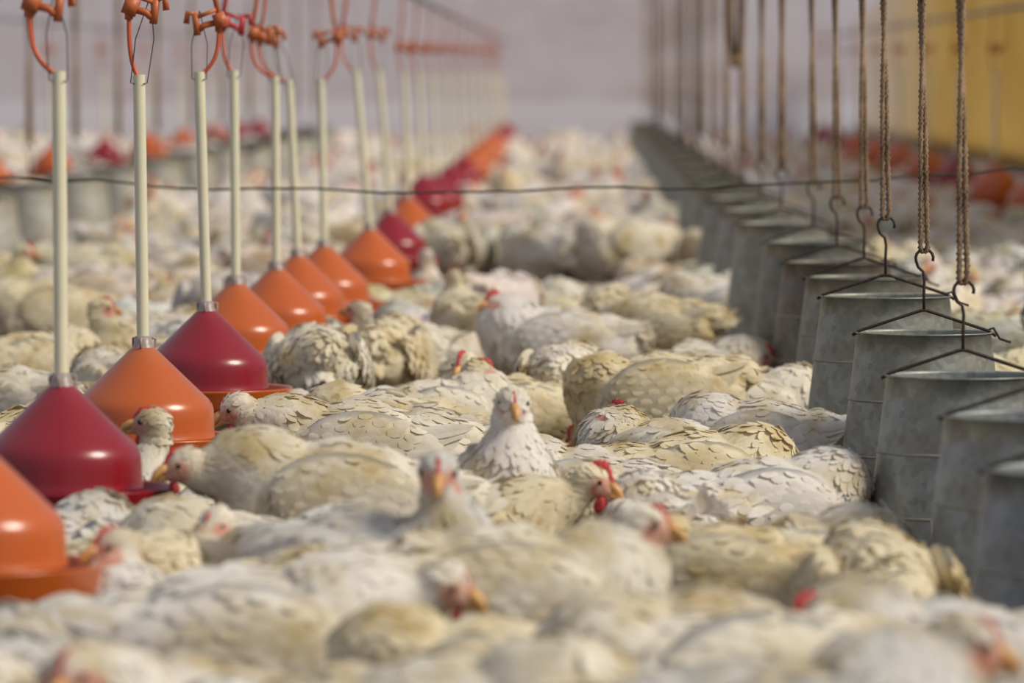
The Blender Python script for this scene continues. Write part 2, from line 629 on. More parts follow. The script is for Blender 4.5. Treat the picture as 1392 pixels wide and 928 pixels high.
long_pipe('supply_pipe', 'thin grey pipe above the far left drinker row', 'pipe', [G(820 - 3.95 * q, q, 1.36) for q in (260, 200, 150, 118)], 0.012, M_SUPPLY)
long_pipe('supply_pipe', 'thin grey pipe above the far right drinker row', 'pipe', [G(802 + 2.32 * q, q, 1.36) for q in (300, 220, 170, 132)], 0.012, M_SUPPLY)

# ---------------------------------------------------------------- feeders and ropes
RT, RB, TH_ = 0.150, 0.196, 0.385


def feeder(label, s, x, zr, group, tint=(1, 1, 1), far=False, hookr=0.0, rz=0.0):
    base = G(x, s, zr - TH_)
    root = thing('tube_feeder', label, 'feeder', base, rz, group)
    seg = 24 if far else 56
    prof = [(RB, 0.0), (RB - 0.001, 0.01)]
    for k in range(1, 9):
        prof.append((RB + (RT - RB) * k / 8, TH_ * k / 8))
    prof += [(RT + 0.004, TH_ + 0.001), (RT + 0.004, TH_ - 0.006 + 0.010), (RT - 0.002, TH_ + 0.003), (RT - 0.003, TH_ - 0.002), (RB - 0.004, 0.0)]
    o = link('tube', MB().lathe(prof, seg).mesh('tube', M_GALV), root)
    o.color = (*tint, 1)
    if not far:
        sb = MB()
        for u in (0.30, 0.62):
            r = RB + (RT - RB) * u
            z = TH_ * u
            sb.lathe([(r + 0.0002, z - 0.003), (r + 0.0026, z - 0.001), (r + 0.0026, z + 0.001), (r + 0.0002, z + 0.003)], seg)
        for a in (4.3,):
            q = lambda u, e=0.0: ((RB + (RT - RB) * u + 0.001) * math.cos(a + e), (RB + (RT - RB) * u + 0.001) * math.sin(a + e), TH_ * u)
            sb.tube([q(0.02), q(0.30)], 0.002, 6)
            sb.tube([q(0.32, .3), q(0.62, .3)], 0.002, 6)
        link('seam', sb.mesh('seam', M_SEAM), root)
    pz = -base.z + 0.0
    pan = MB().lathe([(0.02, 0.012), (0.245, 0.012), (0.268, 0.026), (0.280, 0.056), (0.288, 0.058), (0.288, 0.052), (0.276, 0.022), (0.250, 0.003), (0.02, 0.003)], seg, (0, 0, pz))
    link('pan', pan.mesh('pan', M_PAN), root)
    # struts from the tube to its pan
    stb = MB()
    for a in (0.5, 2.6, 4.7):
        ca, sa = math.cos(a), math.sin(a)
        stb.tube([((RB - 0.01) * ca, (RB - 0.01) * sa, 0.05), ((RB + 0.0) * ca, (RB + 0.0) * sa, pz + 0.012)], 0.003, 6)
    link('strut', stb.mesh('strut', M_IRON), root)
    # bail: two arms to an apex, rod and hook
    az = TH_ + 0.052
    bb = MB()
    bb.tube([(-RT - 0.010, 0.0, TH_ - 0.004), (-RT + 0.006, 0, TH_ + 0.006), (-0.01, 0, az - 0.002), (0.0, 0, az), (0.01, 0, az - 0.002), (RT - 0.006, 0, TH_ + 0.006), (RT + 0.012, 0, TH_ - 0.006)], 0.0036, 8)
    if not far:
        bb.tube([(RT - 0.01, 0, TH_ + 0.006), (RT + 0.006, 0.004, TH_ + 0.012), (RT + 0.02, 0, TH_ - 0.012), (RT + 0.045, 0, TH_ - 0.02)], 0.003, 6)
    link('bail', bb.mesh('bail', M_IRON), root)
    hb = MB()
    hz = az + 0.098
    pts = [(0, 0, az), (0, 0, az + 0.04), (0.001, 0, hz - 0.03), (-0.002, 0, hz - 0.012), (-0.013, 0, hz - 0.002)]
    for k in range(10):
        a = PI + 0.35 - k * (PI * 1.22) / 9
        pts.append((0.020 * math.cos(a) + 0.001, 0, hz + 0.018 + 0.020 * math.sin(a)))
    ch, sh = math.cos(hookr), math.sin(hookr)
    pts = [(p[0] * ch, p[0] * sh, p[2]) for p in pts]
    hb.tube(pts, 0.0034, 8)
    link('hook', hb.mesh('hook', M_IRON), root)
    return root, base + Vector((0, 0, hz + 0.034))


def rope(label, p, group, top=2.3, thick=0.0070, far=False, lean=0.0, double=True):
    """Rope looped over the hook at p and running up to the rail."""
    mb = MB()
    L = top - p.z
    n = int(L / (0.05 if far else 0.012))
    cords = (-1, 1) if double else (0,)
    for cdir in cords:
        for st in range(1 if far else 3):
            pts = []
            for i in range(n + 1):
                z = L * i / n
                sep = 0.0080 * max(0.70, 1 - z / 0.5)
                tw = z * 7.0 if z > 0.22 else 1.54
                ax = cdir * sep * math.cos(tw - 1.54) + lean * z
                ay = cdir * sep * math.sin(tw - 1.54)
                if z < 0.012:
                    ax *= 0.4
                a = z * 230 + st * 2 * PI / 3
                rr = 0 if far else thick * 0.52
                pts.append((ax + rr * math.cos(a), ay + rr * math.sin(a), z - 0.004))
            mb.tube(pts, thick * (1.0 if far else 0.60), 6)
    o = link('hanging_rope', mb.mesh('hanging_rope', M_ROPE))
    o.location = p
    o['label'] = label; o['category'] = 'rope'; o['group'] = group
    return o


GF = 'tube feeders in the right row'
GR = 'ropes holding up the right row of feeders'
FEED = []
FL = [
    (905, 1474, .405, 'nearest grey tube feeder at lower right corner, badly blurred', (0.88, 0.95, 1.08), 'rope at the far right frame edge above the nearest feeder'),
    (800, 1403, .418, 'grey tube feeder cut by right frame edge, second nearest', (0.90, 0.95, 1.05), 'rope above hook cut by the right frame edge'),
    (693, 1308, .408, 'blue-grey tube feeder with wide yellowish rim, third nearest', (0.95, 1.0, 1.04), 'blurred straight rope above third nearest feeder'),
    (607, 1255, .420, 'sharp grey tube feeder standing in black pan, bail wire crossing its rim', (0.98, 1.0, 0.97), 'thick twisted rope above feeder with visible black pan'),
    (580, 1203, .478, 'sharp grey tube feeder with open hook and twisted wire end', (0.95, 0.97, 0.92), 'sharp twisted rope looped through large open hook'),
    (523, 1174, .470, 'narrow-looking grey tube feeder with pale bail, behind the open-hook one', (0.82, 0.82, 0.76), 'rope knotted above small hook, left of the sharp twisted one'),
    (485, 1137, .470, 'brown stained tube feeder with rusty rim', (0.62, 0.55, 0.50), 'dark brown rope above the rusty-rimmed feeder'),
    (446, 1105, .485, 'grey tube feeder just behind the brown stained one', (0.72, 0.72, 0.70), 'thin rope above feeder behind the brown stained one'),
]
for (s, x, zr, lab, tint, rlab) in FL:
    root, hk = feeder(lab, s, x, zr, GF, tint, False, 0.1, 0.0)
    FEED.append((root, s))
    rope(rlab, hk, GR, lean=-0.012)
fs_far = [408, 372, 338, 308, 282, 258, 236, 216, 198, 182, 168, 155, 143, 132]
for i, s in enumerate(fs_far):
    x = (752 + 0.76 * s) if s > 300 else (795 + 0.62 * s)
    nm = ORD[i + 8]
    root, hk = feeder('blurred grey tube feeder, %s from the front in right row' % nm, s, x, .50, GF, (1.05, 1.04, 1.0), True, 0.1, 0.0)
    FEED.append((root, s))
    rope('blurred rope above the %s feeder from the front in right row' % nm, hk, GR, far=True, thick=0.0085, lean=0.0)
GL = 'tube feeders in the far left row'
for i, s in enumerate([318, 292, 268, 246, 226, 208, 192, 178, 165, 154, 144]):
    x = 806 - 2.62 * s
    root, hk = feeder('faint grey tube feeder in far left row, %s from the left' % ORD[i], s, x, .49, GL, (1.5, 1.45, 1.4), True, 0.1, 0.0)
    FEED.append((root, s))
    rope('faint rope above the %s feeder in far left row' % ORD[i], hk, 'ropes holding up the far left row of feeders', far=True, thick=0.010, lean=0.0)

# wooden toggle on the bundled rope, and the rope bundle itself
tb = thing('rope_bundle', 'brown bundled rope hank with pale wooden toggle hanging at top', 'rope bundle', G(1000, 300, 1.06))
bb = MB()
for k in range(6):
    a = k * PI / 3
    bb.tube([(0.020 * math.cos(a), 0.02 * math.sin(a), 0.02), (0.034 * math.cos(a), 0.03 * math.sin(a), 0.16), (0.030 * math.cos(a), 0.03 * math.sin(a), 0.32), (0.008 * math.cos(a), 0.008 * math.sin(a), 0.5), (0.003 * math.cos(a), 0.003 * math.sin(a), 1.25)], 0.010, 8)
link('hank', bb.mesh('hank', M_ROPE), tb)
link('toggle', MB().lathe([(0.002, -0.035), (0.022, -0.03), (0.030, -0.01), (0.030, 0.012), (0.022, 0.03), (0.002, 0.035)], 16).mesh('toggle', M_WOOD), tb)

# wire strung across the shed
wp = [(-700, 232), (-300, 234), (0, 240), (40, 243), (75, 247), (130, 244), (170, 248), (215, 254), (280, 258), (350, 256), (430, 256), (520, 262), (600, 261), (700, 260), (780, 255), (850, 254),
      (900, 257), (960, 256), (1010, 251), (1060, 250), (1120, 247), (1180, 246), (1240, 239), (1320, 236), (1360, 230), (1392, 229), (1700, 222), (2100, 216)]
sw = F / 15.8
o = link('strung_wire', MB().tube([G(x, sw, H - (y - HORIZON) / sw) for x, y in wp], 0.0036, 6).mesh('strung_wire', M_GREENWIRE))
o['label'] = 'thin dark green wire sagging across the whole shed'; o['category'] = 'wire'

ps = [(284, 176), (296, 190), (312, 200), (330, 205), (345, 203), (360, 194), (378, 186), (400, 183), (430, 184)]
o = link('black_hose', MB().tube([G(x, 190, H - (y - HORIZON) / 190) for x, y in ps], 0.022, 8).mesh('black_hose', M_PAN))
o['label'] = 'black hose sagging behind the left pipes'; o['category'] = 'hose'

# timber rails overhead that carry the ropes and the pipe, and posts far down the right row
rail = MB()
for (x0, s0, x1, s1) in ((1474 + 60, 960, 795 + 0.62 * 118, 118), (806 - 2.62 * 340, 340, 806 - 2.62 * 120, 120)):
    rail.tube([G(x0, s0, 2.32), G((x0 + x1) / 2 + 0, 2 / (1 / s0 + 1 / s1), 2.32) if False else G(x0, s0, 2.32).lerp(G(x1, s1, 2.32), 0.5), G(x1, s1, 2.32)], 0.03, 8)
link('trim_1', rail.mesh('trim_1', M_WOOD), kind='structure')
for i, (x, s) in enumerate(((893, 150), (928, 190), (946, 165))):
    o = link('steel_post', MB().tube([G(x, s, 0), G(x, s, 1.5), G(x, s, 3.4)], 0.028, 10).mesh('steel_post', M_SUPPLY))
    o['label'] = ['blue-grey steel post furthest left of the three far down the aisle', 'blue-grey steel post nearest of the three far down the aisle', 'blue-grey steel post furthest right of the three far down the aisle'][i]
    o['category'] = 'post'; o['group'] = 'steel posts far down the aisle'

# ---------------------------------------------------------------- chickens
DG = None


def rotp(p, ang, c):
    """rotate p about c round the y axis, chest up for positive ang"""
    x, y, z = p
    ca, sa = math.cos(ang), math.sin(ang)
    return np.array((c[0] + x * ca - z * sa, c[1] + y, c[2] + x * sa + z * ca))


def ico(sub):
    bm = bmesh.new()
    bmesh.ops.create_icosphere(bm, subdivisions=sub, radius=1)
    v = np.array([x.co[:] for x in bm.verts]); f = [tuple(q.index for q in p.verts) for p in bm.faces]
    bm.free()
    return v, f


ICV, ICF = ico(2)
ICV3, ICF3 = ico(3)


class Pose:
    def __init__(s, head=(0.17, 0, 0.30), lift=0.0, pitch=0.0, yaw=0.0, hp=0.0, fat=1.0, comb=0.8, seed=0, fluff=0.75, tail=0.35, neck=1.0, fat_y=1.0, face=1.0, sc=1.0):
        s.face = face
        s.head = head; s.lift = lift; s.pitch = math.radians(pitch); s.yaw = math.radians(yaw); s.hp = math.radians(hp)
        s.fat = fat; s.comb = comb; s.seed = seed; s.fluff = fluff; s.tail = tail; s.neck = neck; s.fat_y = fat_y


def head_matrix(p):
    return Matrix.Translation(Vector(p.head)) @ Matrix.Rotation(p.yaw, 4, 'Z') @ Matrix.Rotation(-p.hp, 4, 'Y')


def prims(p):
    c0 = np.array((0, 0, p.lift + 0.122))
    f = p.fat
    out = []

    def el(c, r, ang=p.pitch):
        out.append((rotp(np.array(c) * f, ang, c0), np.array(r) * f * np.array((1, p.fat_y, 1)), ang))
    el((0, 0, 0), (0.158, 0.116, 0.116))
    el((0.075, 0, -0.004), (0.105, 0.106, 0.112))
    el((-0.11, 0, 0.012), (0.090, 0.088, 0.084))
    el((-0.17, 0, 0.040), (0.056, 0.052, 0.044))
    for sy in (-1, 1):
        el((-0.02, sy * 0.066, -0.050), (0.095, 0.050, 0.068))
        el((0.055, sy * 0.048, 0.030), (0.085, 0.058, 0.064))
    nb = rotp(np.array((0.105, 0, 0.045)) * f, p.pitch, c0)
    hd = np.array(p.head, float)
    M = head_matrix(p)
    back = np.array((M.to_3x3() @ Vector((-1, 0, -0.35))).normalized()[:])
    c1 = nb + rotp((0.06, 0, 0.055), p.pitch, (0, 0, 0))
    c2 = hd + back * 0.03 + np.array((0, 0, -0.045))
    chain = []
    n = 9
    for i in range(n):
        u = i / (n - 1)
        q = (1 - u) ** 3 * nb + 3 * u * (1 - u) ** 2 * c1 + 3 * u * u * (1 - u) * c2 + u ** 3 * (hd + back * 0.008)
        r = (0.066 * (1 - u) ** 1.7 + 0.0250) * p.neck if u < 0.9 else 0.0245
        out.append((q, np.array((r, r, r)), 0.0))
        chain.append(q)
    return out, chain, nb, hd, c0


def base_mesh(p, voxel, smooth_it):
    pr, chain, nb, hd, c0 = prims(p)
    V = []; Fc = []
    for c, r, a in pr:
        ca, sa = math.cos(a), math.sin(a)
        v = ICV * r
        v = np.stack((v[:, 0] * ca - v[:, 2] * sa, v[:, 1], v[:, 0] * sa + v[:, 2] * ca), 1) + c
        n = len(V) and sum(len(x) for x in V)
        V.append(v); Fc += [tuple(i + n for i in q) for q in ICF]
    M = head_matrix(p)
    hv = ICV * np.array((0.0360, 0.0275, 0.0300))
    R = np.array(M.to_3x3())
    n = sum(len(x) for x in V)
    V.append(hv @ R.T + hd); Fc += [tuple(i + n for i in q) for q in ICF]
    hv = ICV * np.array((0.020, 0.017, 0.017)) + np.array((0.024, 0, -0.005))
    n = sum(len(x) for x in V)
    V.append(hv @ R.T + hd); Fc += [tuple(i + n for i in q) for q in ICF]
    V = np.concatenate(V)
    V[:, 2] = np.maximum(V[:, 2], 0.006)
    me = bpy.data.meshes.new('tmp')
    me.from_pydata(V.tolist(), [], Fc)
    o = bpy.data.objects.new('tmp', me)
    COL.objects.link(o)
    md = o.modifiers.new('r', 'REMESH'); md.mode = 'VOXEL'; md.voxel_size = voxel
    if smooth_it:
        ms = o.modifiers.new('s', 'SMOOTH'); ms.iterations = smooth_it; ms.factor = 0.5
    dg = bpy.context.evaluated_depsgraph_get()
    ev = o.evaluated_get(dg)
    m2 = ev.to_mesh()
    nv = len(m2.vertices)
    co = np.empty(nv * 3, np.float32); m2.vertices.foreach_get('co', co)
    no = np.empty(nv * 3, np.float32); m2.vertex_normals.foreach_get('vector', no)
    q = np.empty(len(m2.loops), np.int32); m2.loops.foreach_get('vertex_index', q)
    co = co.reshape(-1, 3).astype(float); no = no.reshape(-1, 3).astype(float); q = q.reshape(-1, 4)
    ev.to_mesh_clear()
    bpy.data.objects.remove(o); bpy.data.meshes.remove(me)
    return co, no, q, chain, nb, hd, c0, R


def lump(co, seed, sc, amp):
    rg = np.random.RandomState(seed)
    out = np.zeros(len(co))
    for k in range(7):
        d = rg.normal(size=3); d /= np.linalg.norm(d)
        f = sc * (1 + 0.35 * k)
        out += np.sin(co @ d * f + rg.uniform(0, 6.28)) / (1 + 0.5 * k)
    return out * amp / 2


def nrmz(a):
    return a / np.maximum(np.linalg.norm(a, axis=-1, keepdims=True), 1e-9)


# feather template: rounded leaf, 5 stations by 3 across
FU = np.array([0.0, 0.36, 0.74, 1.0])
FW = np.array([0.50, 1.0, 0.95, 0.42])


def feathers(P, T, Nn, L, W, lift, rg, curve=0.5):
    n = len(P)
    T = nrmz(T - (T * Nn).sum(1, keepdims=True) * Nn)
    B = np.cross(Nn, T)
    roll = rg.normal(0, 0.22, n)[:, None]
    Nr = Nn * np.cos(roll) + B * np.sin(roll)
    Br = np.cross(Nr, T)
    V = np.zeros((n, 4, 3, 3))
    for i, u in enumerate(FU):
        for j, v in enumerate((-1, 0, 1)):
            h = lift * u * L - curve * u * u * L * L / 0.11 - (0.10 * W * abs(v) * FW[i]) + 0.0012
            x = u * L * (1.0 - (0.10 if v else 0.0))
            V[:, i, j] = P + T * x[:, None] + Br * (v * W * FW[i] * 0.5)[:, None] + Nr * h[:, None]
    V = V.reshape(-1, 3)
    FN = np.repeat(nrmz(Nn * 1.0 + T * 0.0 + Nr * 0.30), 12, 0) + np.tile(np.array([(-1, 0, 1)[j] * 0.14 for i in range(4) for j in range(3)]), n)[:, None] * np.repeat(Br, 12, 0)
    feathers.last = FN
    q = []
    for i in range(3):
        for j in range(2):
            a = i * 3 + j
            q.append((a, a + 3, a + 4, a + 1))
    q = np.array(q)
    Q = (q[None] + (np.arange(n) * 12)[:, None, None]).reshape(-1, 4)
    return V, Q


def scatter(co, mind, rg):
    """greedy poisson pick with a per-vertex distance"""
    order = rg.permutation(len(co))
    cell = 0.03
    grid = {}
    keep = []
    for i in order:
        c = co[i]; r = mind[i]
        if r <= 0:
            continue
        k = (int(c[0] // cell), int(c[1] // cell), int(c[2] // cell))
        ok = True
        for dx in (-1, 0, 1):
            for dy in (-1, 0, 1):
                for dz in (-1, 0, 1):
                    for j in grid.get((k[0] + dx, k[1] + dy, k[2] + dz), ()):
                        d = co[j]
                        if (d[0] - c[0]) ** 2 + (d[1] - c[1]) ** 2 + (d[2] - c[2]) ** 2 < r * r:
                            ok = False; break
                    if not ok: break
                if not ok: break
            if not ok: break
        if ok:
            keep.append(i)
            grid.setdefault(k, []).append(i)
    return np.array(keep)


def skin_mask(co, hd, R, face=1.0):
    l = (co - hd) @ R
    d = np.sqrt(((l[:, 0] - 0.022) / 0.024) ** 2 + ((l[:, 2] + 0.004) / 0.021) ** 2 + (np.maximum(0, 0.010 - np.abs(l[:, 1])) / 0.03) ** 2)
    near = np.linalg.norm(l, axis=1) < 0.062
    return np.clip((1.0 * face - d) / 0.35, 0, 1) * near


def chain_dist(co, chain):
    best = np.full(len(co), 9.0); idx = np.zeros(len(co), int)
    for k, q in enumerate(chain):
        d = np.linalg.norm(co - q, axis=1)
        m = d < best
        best[m] = d[m]; idx[m] = k
    return best, idx


def bird_meshes(p, near=True, coarse=1.0):
    rg = np.random.RandomState(p.seed + 11)
    co, no, Q, chain, nb, hd, c0, R = base_mesh(p, 0.0078 if near else 0.013, 5 if near else 2)
    skin = skin_mask(co, hd, R, p.face)
    dist, idx = chain_dist(co, chain)
    u = idx / (len(chain) - 1)
    headd = np.linalg.norm(co - hd, axis=1)
    bodyw = np.clip((headd - 0.05) / 0.10, 0, 1)
    co = co + no * (lump(co, p.seed, 36, 0.0075) * bodyw + lump(co, p.seed + 5, 110, 0.0018) * bodyw)[:, None]
    # flow
    ca, sa = math.cos(p.pitch), math.sin(p.pitch)
    fb = np.array((-ca, 0, -sa - 0.18))
    fl = np.tile(fb, (len(co), 1))
    chv = np.array([chain[max(k - 1, 0)] - chain[max(k, 1)] for k in range(len(chain))])
    fn = nrmz(chv)[idx] + np.array((0, 0, -0.45))
    wn = (np.clip((0.125 - dist) / 0.05, 0, 1) * np.clip(u * 2.2, 0, 1))[:, None]
    rel = co - c0
    wc = (np.clip((rel[:, 0] - 0.07) / 0.07, 0, 1))[:, None]
    fl = fl * (1 - wc) + np.array((-0.25, 0, -1.0)) * wc
    fl = fl * (1 - wn) + fn * wn
    hl = (co - hd) @ R
    mh = (headd < 0.045)
    fl[mh] = (np.array((-1, 0, -0.25)) @ R.T)
    mind = np.where(headd < 0.05, 0.0070, np.where((u > 0.35) & (dist < 0.10), 0.0095, 0.0118)) * coarse
    mind = np.where((skin > 0.25) | (co[:, 2] < 0.02) | (no[:, 2] < -0.93), -1, mind)
    keep = scatter(co, mind, rg)
    md = mind[keep] / 0.0118
    n = len(keep)
    L = 0.030 * md * rg.uniform(0.8, 1.3, n)
    W = 0.0185 * md * rg.uniform(0.85, 1.2, n)
    lift = rg.uniform(0.03, 0.12, n) * p.fluff
    T = fl[keep] + rg.normal(0, 0.16, (n, 3))
    V, FQ = feathers(co[keep], T, no[keep], L, W, lift, rg, 0.30)
    NB = np.concatenate((no, feathers.last))
    allV = np.concatenate((co, V)); allQ = np.concatenate((Q, FQ + len(co)))
    fv = np.concatenate((np.full(len(co), 0.3), np.repeat(rg.uniform(0, 1, n), 12)))
    sk = np.concatenate((skin, np.zeros(len(V))))
    allV[:, 2] = np.maximum(allV[:, 2], 0.004)
    out = {'body': mesh_np('body', allV, allQ, M_FEATHER, True, {'fv': fv, 'skin': sk}, normals=NB)}
    out_top = float(max(allV[:, 2].max(), hd[2] + 0.030 + 0.012 * p.comb))
    bird_meshes.top = out_top
    # wings
    f = p.fat
    for sy in (-1, 1):
        v = ICV3 * np.array((0.118, 0.026, 0.070)) * f
        a = p.pitch + 0.10
        cy = np.array((-0.015, sy * 0.097 * p.fat_y, 0.030)) * f
        ty = sy * -0.22
        v = np.stack((v[:, 0], v[:, 1] + v[:, 2] * math.sin(ty) * 1.0, v[:, 2]), 1)
        v = v * np.array((1, 1, 1)) + 0
        v = np.stack((v[:, 0] * math.cos(0.10 * 1) - v[:, 2] * math.sin(0.10), v[:, 1], v[:, 0] * math.sin(0.10) + v[:, 2] * math.cos(0.10)), 1) + cy
        wv = np.stack((c0[0] + v[:, 0] * ca - v[:, 2] * sa, v[:, 1], c0[2] + v[:, 0] * sa + v[:, 2] * ca), 1)
        wc0 = wv.mean(0)
        wn_ = nrmz((wv - wc0) / np.array((0.118 ** 2, 0.026 ** 2, 0.07 ** 2)))
        sel = np.where(wn_[:, 1] * sy > -0.1)[0]
        k = scatter(wv[sel], np.full(len(sel), 0.0088), rg)
        k = sel[k]
        nn = len(k)
        back = np.array((-ca, -sy * 0.18, -sa - 0.02))
        xx = (wv[k] - wc0) @ np.array((-ca, 0, -sa))
        Lw = np.clip(0.022 + 0.09 * (xx + 0.1), 0.020, 0.040) * rg.uniform(0.85, 1.15, nn)
        V1, Q1 = feathers(wv[k], np.tile(back, (nn, 1)) + rg.normal(0, 0.16, (nn, 3)), nrmz(wn_[k] + np.array((0, sy * 1.0, 0.3))), Lw, Lw * 0.62, rg.uniform(0.0, 0.05, nn), rg, 0.12)
        N1 = feathers.last
        # flight feathers
        npf = 12
        t_ = np.linspace(0, 1, npf)
        P = np.stack((-0.045 - 0.03 * t_, np.full(npf, sy * 0.101) * f * p.fat_y - sy * 0.012 * t_ + sy * 0.003 * rg.uniform(size=npf), -0.012 + 0.068 * t_), 1) * np.array((f, 1, f))
        P = np.stack((c0[0] + P[:, 0] * ca - P[:, 2] * sa, P[:, 1], c0[2] + P[:, 0] * sa + P[:, 2] * ca), 1)
        Tn = np.stack((np.full(npf, -ca), np.full(npf, -sy * 0.42), -sa + 0.02 + 0.10 * (1 - t_)), 1)
        V2, Q2 = feathers(P, Tn, np.tile(nrmz(np.array((0, sy, 0.35))), (npf, 1)), np.full(npf, 0.125) * f * (0.85 + 0.2 * t_), np.full(npf, 0.021) * f, np.full(npf, 0.04) * rg.uniform(0.3, 2.0, npf), rg, 0.07)
        N2 = feathers.last
        av = np.concatenate((wv, V1, V2))
        f3 = np.array(ICF3)
        fq = [tuple(int(i) for i in q) for q in f3] + [tuple(int(i) for i in q) for q in (Q1 + len(wv))] + [tuple(int(i) for i in q) for q in (Q2 + len(wv) + len(V1))]
        fvv = np.concatenate((np.full(len(wv), 0.3), np.repeat(rg.uniform(0.2, 1, nn), 12), np.repeat(rg.uniform(0.5, 1, npf), 12)))
        out['wing%d' % sy] = mesh_np('wing', av, fq, M_FEATHER, True, {'fv': fvv, 'skin': np.zeros(len(av))}, normals=np.concatenate((wn_, N1, N2)))
    # tail
    nt_ = 11
    a_ = np.linspace(-1, 1, nt_)
    tb_ = rotp(np.array((-0.165, 0, 0.045)) * f, p.pitch, c0)
    P = tb_ + np.stack((np.zeros(nt_), a_ * 0.028, -np.abs(a_) * 0.012), 1)
    te = p.tail + p.pitch
    T = np.stack((np.full(nt_, -math.cos(te)), a_ * 0.30, np.full(nt_, math.sin(te)) - sa * 0), 1) + rg.normal(0, 0.06, (nt_, 3))
    V, Qt = feathers(P, T, np.tile(nrmz(np.array((math.sin(te), 0, math.cos(te)))), (nt_, 1)) + np.stack((np.zeros(nt_), a_ * 0.9, np.zeros(nt_)), 1), np.full(nt_, 0.095) * rg.uniform(0.8, 1.1, nt_), np.full(nt_, 0.030), np.zeros(nt_), rg, 0.05)
    out['tail'] = mesh_np('tail', V, Qt, M_FEATHER, True, {'fv': np.repeat(rg.uniform(0.2, 1, nt_), 12), 'skin': np.zeros(len(V))})
    # head parts in the head frame
    HM = head_matrix(p)
    cs = p.comb

    def hmesh(name, mb, mat):
        mb.v = [tuple(HM @ Vector(v)) for v in mb.v]
        return mb.mesh(name, mat)
    bk = MB()
    up = [(0.028, 0, 0.003), (0.040, 0, 0.003), (0.050, 0, -0.001), (0.058, 0, -0.008), (0.0605, 0, -0.013)]
    bk.tube(up, [0.0100, 0.0086, 0.0066, 0.0036, 0.0008], 10)
    bk.tube([(0.030, 0, -0.009), (0.042, 0, -0.010), (0.053, 0, -0.011)], [0.0075, 0.0058, 0.0014], 10)
    out['beak'] = hmesh('beak', bk, M_BEAK)
    cb = MB()
    prof = []
    nst = 13
    top = [0.004, 0.010, 0.007, 0.015, 0.010, 0.019, 0.013, 0.020, 0.013, 0.017, 0.010, 0.011, 0.003]
    for i in range(nst):
        x = 0.040 - 0.052 * i / (nst - 1)
        zb = 0.004 + 0.021 * min(1, i / 5.0)
        zt = zb + 0.002 + top[i] * cs * 0.85
        prof.append((x, zb - 0.004, zt))
    vs = []; fs = []
    for (x, zb, zt) in prof:
        zm = (zb + zt) / 2
        vs += [(x, -0.0045, zb), (x, -0.0032, zm), (x, 0, zt), (x, 0.0032, zm), (x, 0.0045, zb)]
    for i in range(nst - 1):
        for j in range(4):
            a = i * 5 + j
            fs.append((a, a + 1, a + 6, a + 5))
    fs.append((0, 1, 2, 3, 4)); k = (nst - 1) * 5; fs.append((k + 4, k + 3, k + 2, k + 1, k))
    cb.add(vs, fs)
    out['comb'] = hmesh('comb', cb, M_COMB)
    ws = 0.45 + 0.55 * cs
    for sy in (-1, 1):
        wt = MB()
        v = ICV * np.array((0.0095, 0.0042, 0.0150)) * ws + np.array((0.026, sy * 0.009, -0.022 - 0.010 * ws))
        wt.add(v.tolist(), ICF)
        out['wattle%d' % sy] = hmesh('wattle', wt, M_COMB)
        ey = MB(); v = ICV * np.array((0.0046, 0.0034, 0.0046)) + np.array((0.0175, sy * 0.0240, 0.006))
        ey.add(v.tolist(), ICF)
        out['eye%d' % sy] = hmesh('eye', ey, M_EYE)
        lg = MB()
        hx, hz = -0.01, p.lift + 0.055
        if p.lift > 0.02:
            lg.tube([(hx - 0.02, sy * 0.058, hz + 0.02), (hx - 0.03, sy * 0.058, hz * 0.72 + 0.01), (hx + 0.012, sy * 0.058, 0.018)], [0.014, 0.0095, 0.0085], 8)
            fx = hx + 0.012
        else:
            fx = 0.065
            lg.tube([(-0.03, sy * 0.055, 0.022), (fx, sy * 0.055, 0.016)], [0.010, 0.0085], 8)
        for an in (-0.45, 0.0, 0.45):
            lg.tube([(fx, sy * 0.058, 0.014), (fx + 0.03 * math.cos(an), sy * 0.058 + 0.03 * math.sin(an), 0.009), (fx + 0.058 * math.cos(an), sy * 0.058 + 0.058 * math.sin(an), 0.004)], [0.008, 0.0065, 0.003], 6)
        lg.tube([(fx, sy * 0.058, 0.014), (fx - 0.024, sy * 0.058, 0.005)], [0.0065, 0.003], 6)
        out['leg%d' % sy] = lg.mesh('leg', M_LEG)
    return out


BS = 1.05
GC = 'white chickens crowding the shed floor'
TINTS = {'white': (0.99, 0.99, 1.03), 'cream': (0.98, 0.96, 0.92), 'yellow': (0.97, 0.91, 0.74), 'grey': (0.84, 0.85, 0.90)}
BIRDS = []                       # (x, y, heading, lift) for spacing


def place(meshes, label, loc, hdg, tint, full=True, sc=1.0):
    r = thing('chicken', label, 'chicken', loc, hdg, GC)
    r.scale = (BS * sc, BS * sc, BS * sc)
    keys = list(meshes) if full else ['body', 'wing-1', 'wing1', 'tail', 'comb', 'beak']
    for k in keys:
        o = link(k.rstrip('-1'), meshes[k], r)
        o.color = (*tint, 1)
    return r


D2 = math.radians
